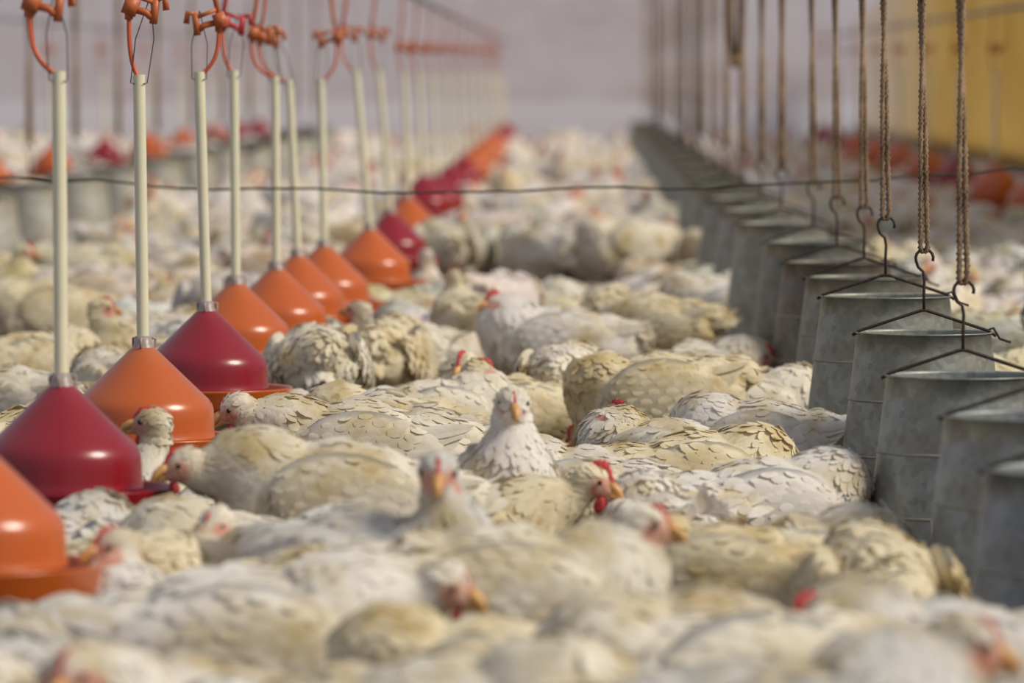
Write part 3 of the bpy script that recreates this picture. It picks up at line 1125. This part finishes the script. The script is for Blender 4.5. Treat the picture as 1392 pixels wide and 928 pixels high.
# x of body centre, y of its top, heading (0 right, 90 away, 180 left, 270 to camera), tint, pose, label
HERO = [
 (638, 514, 300, 'white', dict(sc=1.06, head=(.145, 0.0, .345), yaw=-22, hp=-14, fat=1.17, fluff=1.3, face=.62, comb=.12, neck=1.12, pitch=6), 'clean cream hen sitting upright in sharp focus, beak pointing at camera'),
 (632, 619, 2, 'yellow', dict(head=(.222, -.02, .240), yaw=-14, hp=-18, comb=1.15, neck=.92, fat=.92, face=1.1), 'yellowish hen with bright red comb and wattles peering right, below the upright focused hen'),
 (500, 602, 318, 'grey', dict(sc=1.12, head=(.13, 0, .315), yaw=-48, hp=-18, fluff=.5, comb=.1, neck=1.0, fat=1.22, lift=.0), 'blurred upright hen facing camera, left of the large yellow-flanked hen'),
 (330, 738, 2, 'white', dict(sc=1.13, fluff=.5, head=(.245, -.03, .225), yaw=-20, hp=-22, comb=.05, neck=1.05, fat=1.13, lift=.0, tail=.15), 'largest blurred hen at lower left, head at right end looking down right'),
 (695, 676, 4, 'cream', dict(sc=1.08, fluff=.5, head=(.175, -.02, .285), yaw=-12, hp=-12, comb=.35, neck=1.0, fat=1.08, lift=.04, pitch=-4), 'large blurred hen with yellow breast facing right, centre foreground'),
 (458, 574, 184, 'cream', dict(sc=1.08, head=(.240, .02, .262), yaw=14, hp=-14, comb=.45, neck=1.0, fat=1.10, pitch=5, lift=.055, face=1.15), 'hen facing left with dark red face beside nearest crimson drinker'),
 (486, 528, 182, 'cream', dict(sc=1.05, head=(.232, .02, .268), yaw=10, hp=-28, comb=.1, neck=.95, fat=1.10, lift=.035), 'sunlit hen looking down left, just behind the dark red faced hen'),
 (275, 547, 205, 'cream', dict(head=(.10, .0, .310), yaw=-30, hp=-6, comb=.35, neck=.85, fat=.9), 'slender-necked hen facing left in front of the nearer orange drinker'),
 (345, 489, 150, 'white', dict(head=(.06, .03, .262), yaw=30, hp=-5, comb=.05, neck=.75, fat=1.05), 'speckled hen with small head raised before second crimson drinker'),
 (190, 566, 80, 'white', dict(head=(.17, 0, .12), yaw=20, hp=-40), 'white hen seen from behind, right of the nearest crimson drinker'),
 (95, 669, 65, 'grey', dict(head=(.15, 0, .12), yaw=20, hp=-40, fat=.95), 'grey-white hen wedged between orange corner drinker and crimson tray'),
 (320, 690, 186, 'white', dict(head=(.12, -.03, .262), yaw=18, hp=-12, comb=.5, fat=.92, neck=.9), 'hen facing left with red comb, just below the crimson tray'),
 (380, 684, 235, 'cream', dict(head=(.10, 0, .245), yaw=5, hp=-20, comb=.1, fat=.88, neck=.9), 'small hen facing camera between tray and blurred upright hen'),
 (300, 672, 170, 'cream', dict(head=(.15, .0, .17), yaw=0, hp=-20, comb=.6, fat=.9), 'low cream hen, orange comb tip showing right of the crimson tray'),
 (385, 724, 320, 'yellow', dict(head=(.12, .04, .15), yaw=40, hp=-40, comb=.8, fat=.86), 'yellow-stained hen with red comb tucked behind the largest blurred hen'),
 (385, 686, 15, 'grey', dict(head=(.17, .05, .12), yaw=0, hp=-30, fat=.9), 'grey-white hen lying flat under the dark red faced hen'),
 (185, 716, 20, 'yellow', dict(head=(.17, .0, .17), yaw=0, hp=-20, fat=.9, fluff=2.0), 'brownish ruffled hen, feathers standing, right of orange corner drinker'),
 (30, 822, 100, 'grey', dict(head=(.13, -.06, .18), yaw=-60, hp=-30, comb=.6), 'grey hen below the orange corner drinker at left edge'),
 (165, 855, 215, 'white', dict(sc=1.05, head=(.16, .02, .225), yaw=30, hp=-24, comb=.4, fat=.95), 'hen with orange face looking down left at lower left corner'),
 (20, 880, 80, 'white', dict(head=(.15, 0, .14), yaw=30, hp=-30), 'white rounded back of a hen in the extreme lower left corner'),
 (620, 855, 345, 'cream', dict(sc=1.15, fluff=.5, head=(.10, -.14, .17), yaw=-20, hp=-30, comb=.5, fat=.98), 'hen at bottom centre with dark face pointing right'),
 (670, 818, 185, 'yellow', dict(head=(.15, .03, .13), yaw=0, hp=-30, fat=1.05), 'cream hen lying behind the bottom centre hen, rump to the right'),
 (975, 772, 205, 'cream', dict(sc=1.15, head=(.17, .04, .115), yaw=0, hp=-45, comb=.3, fat=1.18, neck=.95, fluff=.7), 'big ruffled hen in right foreground, pinkish head hanging low at its left'),
 (1040, 822, 8, 'grey', dict(sc=1.2, fluff=.5, head=(.185, -.02, .250), yaw=-8, hp=-20, comb=.2, fat=1.05, neck=1.1), 'grey hen at bottom right facing right with orange beak'),
 (1255, 782, 195, 'grey', dict(sc=1.1, fluff=.6, head=(.16, .02, .215), yaw=14, hp=-35, comb=1.0, fat=.95), 'hen with red comb bowing left before the nearest feeders'),
 (1178, 705, 95, 'yellow', dict(head=(.16, .0, .12), yaw=10, hp=-40, fat=1.08, tail=-.4, fluff=.7), 'yellow-backed hen seen from behind, beside second nearest feeder'),
 (1000, 690, 170, 'yellow', dict(head=(.17, .03, .12), yaw=0, hp=-40, fat=1.08), 'yellow and grey hen lying right of the yellow-breasted hen'),
 (1085, 684, 10, 'cream', dict(head=(.17, .06, .12), yaw=40, hp=-40, fat=.95), 'cream hen back in front of the black feeder pan'),
 (1045, 604, 12, 'white', dict(head=(.185, .02, .17), yaw=20, hp=-30, comb=.1, fat=1.06, fluff=.8), 'smooth white hen lying left of the black feeder pan, head at right'),
 (945, 572, 10, 'yellow', dict(head=(.18, .04, .12), yaw=20, hp=-30, fat=1.06, fluff=.8), 'smooth yellow-tinged hen behind the smooth white one by the pan'),
 (905, 640, 110, 'white', dict(head=(.15, .0, .13), yaw=0, hp=-30, fat=.93, tail=1.2, fluff=1.3), 'ruffled white hen with tail feathers standing up, right of red-combed hen'),
 (845, 622, 200, 'white', dict(head=(.17, .0, .12), yaw=0, hp=-30, fat=.92, fluff=1.6), 'very white hen with spread wing behind the red-combed hen'),
 (790, 588, 170, 'white', dict(head=(.17, .03, .11), yaw=0, hp=-30, fat=.9, tail=.1), 'bright white hen tail and wing right of the upright focused hen'),
 (905, 541, 155, 'cream', dict(head=(.10, .0, .235), yaw=-10, hp=-10, comb=.9, fat=1.0), 'cream hen showing only red comb, centre right in the crowd'),
 (1035, 528, 170, 'white', dict(head=(.17, .03, .12), yaw=0, hp=-30, fat=1.05, fluff=.8), 'smooth white hen left of the sharp open-hook feeder'),
 (1015, 490, 10, 'cream', dict(head=(.17, .03, .13), yaw=0, hp=-30, fat=1.0), 'cream hen with knobbly back left of the open-hook feeder'),
 (888, 474, 185, 'yellow', dict(head=(.17, .03, .10), yaw=0, hp=-40, fat=1.12, lift=.05, pitch=-6, fluff=.8), 'large yellow-winged hen bending down left, centre right'),
 (765, 464, 82, 'cream', dict(head=(.19, .0, .10), yaw=0, hp=-40, fat=1.08, lift=.045, pitch=-5, fluff=.7, tail=-.5), 'hen standing rump to camera, right above the upright focused hen'),
 (757, 391, 182, 'white', dict(head=(.165, .0, .315), yaw=20, hp=-4, comb=1.2, fat=1.15, lift=.06, neck=1.15, pitch=2, tail=.6), 'tall hen with big red comb facing left, centre of the crowd'),
 (700, 468, 200, 'yellow', dict(head=(.12, .0, .255), yaw=40, hp=-20, comb=1.0, fat=.9), 'dark-faced hen with red comb below the tall red-combed hen'),
 (430, 438, 95, 'cream', dict(head=(.19, .0, .10), yaw=0, hp=-40, fat=1.14, lift=.07, pitch=-6, fluff=.5, tail=-.6), 'standing hen seen from behind, right of the shiny orange drinker'),
 (514, 424, 80, 'yellow', dict(head=(.17, .0, .12), yaw=0, hp=-40, fat=1.10, lift=.05, pitch=-4, fluff=.5, tail=-.6), 'plump yellowish hen seen from behind, right of the standing rump hen'),
 (453, 408, 150, 'white', dict(head=(.09, .0, .30), yaw=10, hp=0, comb=.1, fat=.95, neck=.75), 'hen stretching its neck in front of the orange drinker with visible tray'),
 (590, 484, 20, 'cream', dict(head=(.12, .02, .25), yaw=-10, hp=-20, comb=.5, fat=1.0), 'cream hen with small red comb left of standing rump hen'),
 (510, 512, 200, 'yellow', dict(head=(.16, .03, .12), yaw=0, hp=-40, fat=.95), 'yellowish hen back right of the sunlit down-looking hen'),
 (575, 528, 160, 'cream', dict(head=(.16, .03, .12), yaw=0, hp=-40, fat=.92), 'low cream hen back just left of the upright focused hen'),
 (960, 342, 15, 'cream', dict(head=(.14, .0, .30), yaw=0, hp=-10, comb=1.2, fat=1.05, lift=.03), 'blurred hen facing right with big red comb before the far feeders'),
 (880, 384, 160, 'yellow', dict(head=(.16, .0, .12), yaw=0, hp=-30, fat=1.1, lift=.08), 'tall yellowish hen bending left, left of the brown stained feeder'),
 (985, 452, 5, 'cream', dict(head=(.165, -.02, .20), yaw=-10, hp=-20, comb=.9, fat=1.0), 'dark-faced hen facing right beside the brown stained feeder'),
 (975, 372, 200, 'white', dict(head=(.16, .0, .20), yaw=0, hp=-30, fat=1.05, tail=1.0, lift=.04), 'hen with raised white tail next to the brown stained feeder'),
 (845, 282, 210, 'cream', dict(head=(.12, .0, .36), yaw=10, hp=0, comb=1.1, fat=1.1, lift=.12), 'tall blurred hen standing above the flock, centre background'),
 (600, 296, 100, 'cream', dict(head=(.14, .0, .30), yaw=10, hp=0, comb=.3, fat=1.15, lift=.10), 'tall blurred cream hen right of the red background drinkers'),
 (735, 300, 140, 'white', dict(head=(.12, .0, .20), yaw=10, hp=0, comb=.3, fat=1.12, lift=.06), 'blurred white rounded hen standing out in centre background'),
 (40, 440, 20, 'yellow', dict(head=(.17, .04, .13), yaw=0, hp=-30, fat=1.1), 'dirty yellow hen beyond the nearest crimson drinker at left edge'),
 (60, 375, 200, 'yellow', dict(head=(.15, .04, .16), yaw=0, hp=-30, fat=1.1, lift=.03), 'yellowish hen left of the nearest crimson drinker pipe'),
 (15, 482, 150, 'cream', dict(head=(.15, .04, .16), yaw=0, hp=-30, fat=1.05), 'cream hen at left edge above the nearest crimson drinker'),
 (110, 400, 355, 'yellow', dict(head=(.06, .0, .30), yaw=10, hp=-10, comb=.6, fat=.95), 'yellowish hen between the first two drinker pipes'),
 (165, 470, 120, 'cream', dict(head=(.15, .0, .14), yaw=0, hp=-30, fat=1.0), 'cream hen behind the nearer orange drinker, left of its pipe'),
 (38, 535, 60, 'yellow', dict(head=(.15, .0, .14), yaw=0, hp=-30, fat=.95), 'yellowish hen hidden behind the nearest crimson drinker dome'),
]


def discs(x, y, h, f=1.0):
    c, s = math.cos(h), math.sin(h)
    return [(x + c * k * f, y + s * k * f) for k in (-0.11, 0.0, 0.11)]


CELL = 0.6
GRID = {}


def occ_add(pts, r):
    for (x, y) in pts:
        GRID.setdefault((int(x // CELL), int(y // CELL)), []).append((x, y, r))


def occ_free(pts, r):
    for (x, y) in pts:
        i, j = int(x // CELL), int(y // CELL)
        for di in (-1, 0, 1):
            for dj in (-1, 0, 1):
                for (a, b_, q) in GRID.get((i + di, j + dj), ()):
                    if (a - x) ** 2 + (b_ - y) ** 2 < (r + q) ** 2:
                        return False
    return True


for rt, s in FEED:
    occ_add([(rt.location.x, rt.location.y)], 0.245)
for rt, s in DR:
    occ_add([(rt.location.x, rt.location.y)], 0.17)

# settle the placed hens so that neighbours press against each other without sinking in
HP = []
HM_ = []
for k, (x, yt, hd_, tn, kw, lab) in enumerate(HERO):
    HM_.append(bird_meshes(Pose(seed=100 + k, **kw), True, 1.0 if k < 38 else 1.25))
    SCL = kw.get('sc', 1.0)
    tz = bird_meshes.top * BS * SCL
    g = GD(x, F * (1 - tz) / (yt - HORIZON), 0)
    HM_[-1]['t'] = (tz, g.x, g.y)
    HP.append([g.x, g.y, D2(hd_), kw.get('fat', 1.0) * kw.get('sc', 1.0)])
fixed = [(r.location.x, r.location.y, 0.19) for r, s in FEED] + [(r.location.x, r.location.y, 0.14) for r, s in DR]
for it in range(60):
    for i in range(len(HP)):
        for j in range(i + 1, len(HP)):
            if abs(HP[i][1] - HP[j][1]) > 0.7 or abs(HP[i][0] - HP[j][0]) > 0.6:
                continue
            best = 0; vec = None
            for a in discs(*HP[i]):
                for b_ in discs(*HP[j]):
                    dx, dy = a[0] - b_[0], a[1] - b_[1]
                    dd = math.hypot(dx, dy) + 1e-6
                    pen = 0.101 * (HP[i][3] + HP[j][3]) - dd
                    if pen > best:
                        best = pen; vec = (dx / dd, dy / dd)
            if vec:
                # mostly along the line of sight, so the picture keeps its order
                mi = 0.0 if i < 8 else 1.0
                mj = 0.0 if j < 8 else 1.0
                HP[i][0] += vec[0] * best * 0.12 * mi; HP[i][1] += vec[1] * best * 0.5 * mi
                HP[j][0] -= vec[0] * best * 0.12 * mj; HP[j][1] -= vec[1] * best * 0.5 * mj
        for (fx, fy, fr) in fixed:
            for a in discs(*HP[i]):
                dx, dy = a[0] - fx, a[1] - fy
                dd = math.hypot(dx, dy) + 1e-6
                pen = fr + 0.09 - dd
                if pen > 0 and dd < 0.6:
                    HP[i][0] += dx / dd * pen * 0.15; HP[i][1] += dy / dd * pen * 0.4

TOPS = []
for k, (x, d, hd_, tn, kw, lab) in enumerate(HERO):
    ms = HM_[k]
    X, Y, hh, ft = HP[k]
    tz, ox, oy = ms.pop('t')
    TOPS.append((X, Y, tz))
    place(ms, lab, (X, Y, 0), hh, TINTS[tn], Y < 19, kw.get('sc', 1.0))
    occ_add(discs(X, Y, hh), 0.098 * ft)

# the rest of the crowd
VAR = [
    ('resting', dict(head=(.175, .02, .20), hp=-15, comb=.3)),
    ('alert', dict(head=(.14, 0, .31), hp=-8, comb=.7)),
    ('head down', dict(head=(.18, .04, .11), hp=-40, comb=.5)),
    ('head down', dict(head=(.17, -.05, .12), hp=-40, comb=.5, yaw=-40)),
    ('standing', dict(head=(.15, 0, .35), hp=-8, comb=1.0, lift=.07)),
    ('resting', dict(head=(.12, .06, .22), yaw=60, hp=-20, comb=.9)),
    ('bending', dict(head=(.20, .02, .10), hp=-40, comb=.5, lift=.07, pitch=-12)),
    ('fluffed', dict(head=(.14, -.03, .19), yaw=-30, hp=-20, comb=.4, fluff=1.8, fat=1.06)),
    ('head down', dict(head=(.17, .0, .12), hp=-30, comb=.2, fat=1.08)),
    ('resting', dict(head=(.13, .02, .25), yaw=20, hp=-10, comb=1.1)),
]
VM = [bird_meshes(Pose(seed=900 + i, **kw), True, 1.25) for i, (nm, kw) in enumerate(VAR)]
WTS = [4, 1.2, 4, 4, 0.8, 2, 1.6, 2, 4, 1.6]
rr = random.Random(77)
cand = []


def in_floor(x, y):
    X = x - VPX * y
    return -8.7 < X < 2.85


def fill(y0, y1, tries, rad, margin):
    got = []
    for _ in range(tries):
        y = math.sqrt(rr.uniform(y0 * y0, y1 * y1))
        half = (696 + margin) / F * y
        x = rr.uniform(-half, half)
        if not in_floor(x, y):
            continue
        h = rr.uniform(0, 2 * PI)
        pts = discs(x, y, h)
        sf = F / y
        if any(0 < ty_ - y < 4 and abs(x - tx_) < 0.36 and 0.71 * sf < (1 - tz_ + 0.19) * F / ty_ for (tx_, ty_, tz_) in TOPS):
            continue
        if occ_free(pts, rad):
            occ_add(pts, rad)
            got.append((x, y, h))
    return got


TOPS.append((G(1105, 607, 0).x, G(1105, 607, 0).y, 0.20))
near = fill(9.2, 12.0, 1200, 0.22, 60)
near += fill(12.0, 14.5, 3000, 0.17, 60)
near += fill(14.0, 32.0, 60000, 0.142, 60)
near.sort(key=lambda q: q[1])
# image column of every bird, to name it by its place
INDIV = 241
ind = [q for q in near if q[1] > 7.2][:INDIV]
restn = [q for q in near if q not in set(ind)]
strips = [('in front of the nearest crimson drinker', 0, 10.0), ('level with the nearest crimson drinker', 10.0, 11.1), ('level with the nearer orange drinker', 11.1, 12.7),
          ('level with the second crimson drinker', 12.7, 14.4), ('level with the shiny orange drinker', 14.4, 15.9), ('level with the dusty orange drinker', 15.9, 17.1),
          ('level with the third orange drinker', 17.1, 18.2), ('beyond the third orange drinker', 18.2, 19.6), ('level with the last large orange drinker', 19.6, 21.5),
          ('level with the first red background drinker', 21.5, 24.4), ('level with the orange background drinker', 24.4, 27), ('level with the second red background drinker', 27, 29), ('just beyond the second red background drinker', 29, 99)]
buck = {}
for q in ind:
    for i, (nm, a, b_) in enumerate(strips):
        if a <= q[1] < b_:
            buck.setdefault(i, []).append(q)
tk = list(TINTS)
for i in sorted(buck):
    L_ = sorted(buck[i], key=lambda q: q[0] / q[1])
    for n_, (x, y, h) in enumerate(L_):
        v = rr.choices(range(10), WTS)[0]
        tn = rr.choices(tk, (4, 4, 3, 2))[0]
        dg = math.degrees(h) % 360
        face = 'facing right' if dg < 45 or dg >= 315 else 'facing away' if dg < 135 else 'facing left' if dg < 225 else 'facing camera'
        lab = '%s hen %s, %s from left among those %s' % (tn, face, ORD[n_], strips[i][0])
        t_ = tuple(c * rr.uniform(0.95, 1.03) for c in TINTS[tn])
        place(VM[v], lab, (x, y, 0), h, t_, y < 14)

# distant flock, beyond counting: one object of low hens
LOW = []
for i, (nm, kw) in enumerate(VAR):
    for vox in (0.020, 0.032, 0.05):
        p = Pose(seed=900 + i, **kw)
        co, no, Q, chain, nb, hd, c0, R = base_mesh(p, vox, 1)
        co = co + no * (lump(co, p.seed, 42, 0.010))[:, None]
        sk = skin_mask(co, hd, R) if vox < 0.03 else np.clip(1.6 - np.linalg.norm(co - (hd + R @ np.array((0.02, 0, 0))), axis=1) / 0.025, 0, 1)
        # comb as a small ridge of quads
        cs = kw.get('comb', .5) + 0.25
        cv = np.array([(0.042, -.004, 0.0), (0.042, .004, 0.0), (0.030, 0, 0.030 + .014 * cs), (0.030, 0, 0.030 + .014 * cs), (-0.015, -.005, 0.022), (-0.015, .005, 0.022), (-0.016, 0, 0.028 + .010 * cs), (-0.016, 0, 0.028 + .010 * cs)])
        cv = cv @ R.T + hd
        cq = np.array([(0, 4, 6, 2), (1, 3, 7, 5), (0, 2, 3, 1), (4, 5, 7, 6)])
        bv = np.array([(0.028, -.009, 0.006), (0.028, .009, 0.006), (0.028, .009, -.012), (0.028, -.009, -.012), (0.060, -.001, -.008), (0.060, .001, -.008), (0.060, .001, -.012), (0.060, -.001, -.012)]) @ R.T + hd
        bq = np.array([(0, 4, 5, 1), (1, 5, 6, 2), (2, 6, 7, 3), (3, 7, 4, 0)])
        V = np.concatenate((co, cv, bv)); QQ = np.concatenate((Q, cq + len(co), bq + len(co) + 8))
        fm = np.concatenate((np.zeros(len(Q)), np.ones(4), np.full(4, 2)))
        S = np.concatenate((sk, np.zeros(16)))
        LOW.append((V, QQ, fm, S))
far = restn + fill(32.0, 45.0, 40000, 0.14, 40)
occ_add([(rt.location.x, rt.location.y) for rt, s_ in FEED[8:]], 0.30)
far += fill(45.0, BACK - 0.5, 60000, 0.125, 30)
Vs = []; Qs = []; Fm = []; Sk = []; Tn = []
off = 0
for (x, y, h) in far:
    v = rr.choices(range(10), WTS)[0]
    V, QQ, fm, S = LOW[v * 3 + (0 if y < 32 else 1 if y < 52 else 2)]
    c, s = math.cos(h), math.sin(h)
    W_ = np.empty_like(V)
    sc_ = rr.uniform(1.02, 1.2)
    W_[:, 0] = (V[:, 0] * c - V[:, 1] * s) * sc_ + x
    W_[:, 1] = (V[:, 0] * s + V[:, 1] * c) * sc_ + y
    W_[:, 2] = V[:, 2] * sc_
    Vs.append(W_); Qs.append(QQ + off); Fm.append(fm); Sk.append(S)
    tn = np.array(TINTS[rr.choices(tk, (4, 4, 3, 2))[0]]) * rr.uniform(0.74, 0.90) * np.array((1.0, .98, 1.03))  # distant haze put into the feather colour: dimmed and shifted to lilac
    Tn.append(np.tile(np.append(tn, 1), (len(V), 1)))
    off += len(V)
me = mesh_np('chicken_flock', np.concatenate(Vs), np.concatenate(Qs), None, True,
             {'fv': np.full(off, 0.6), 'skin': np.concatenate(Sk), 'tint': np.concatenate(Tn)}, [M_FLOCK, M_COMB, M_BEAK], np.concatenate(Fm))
o = link('chicken_flock', me, kind='stuff')
o['label'] = 'distant blurred mass of white chickens covering the floor to the back wall'
o['category'] = 'flock'
print('individual', len(ind) + len(HERO), 'far', len(far), 'flock verts', off)
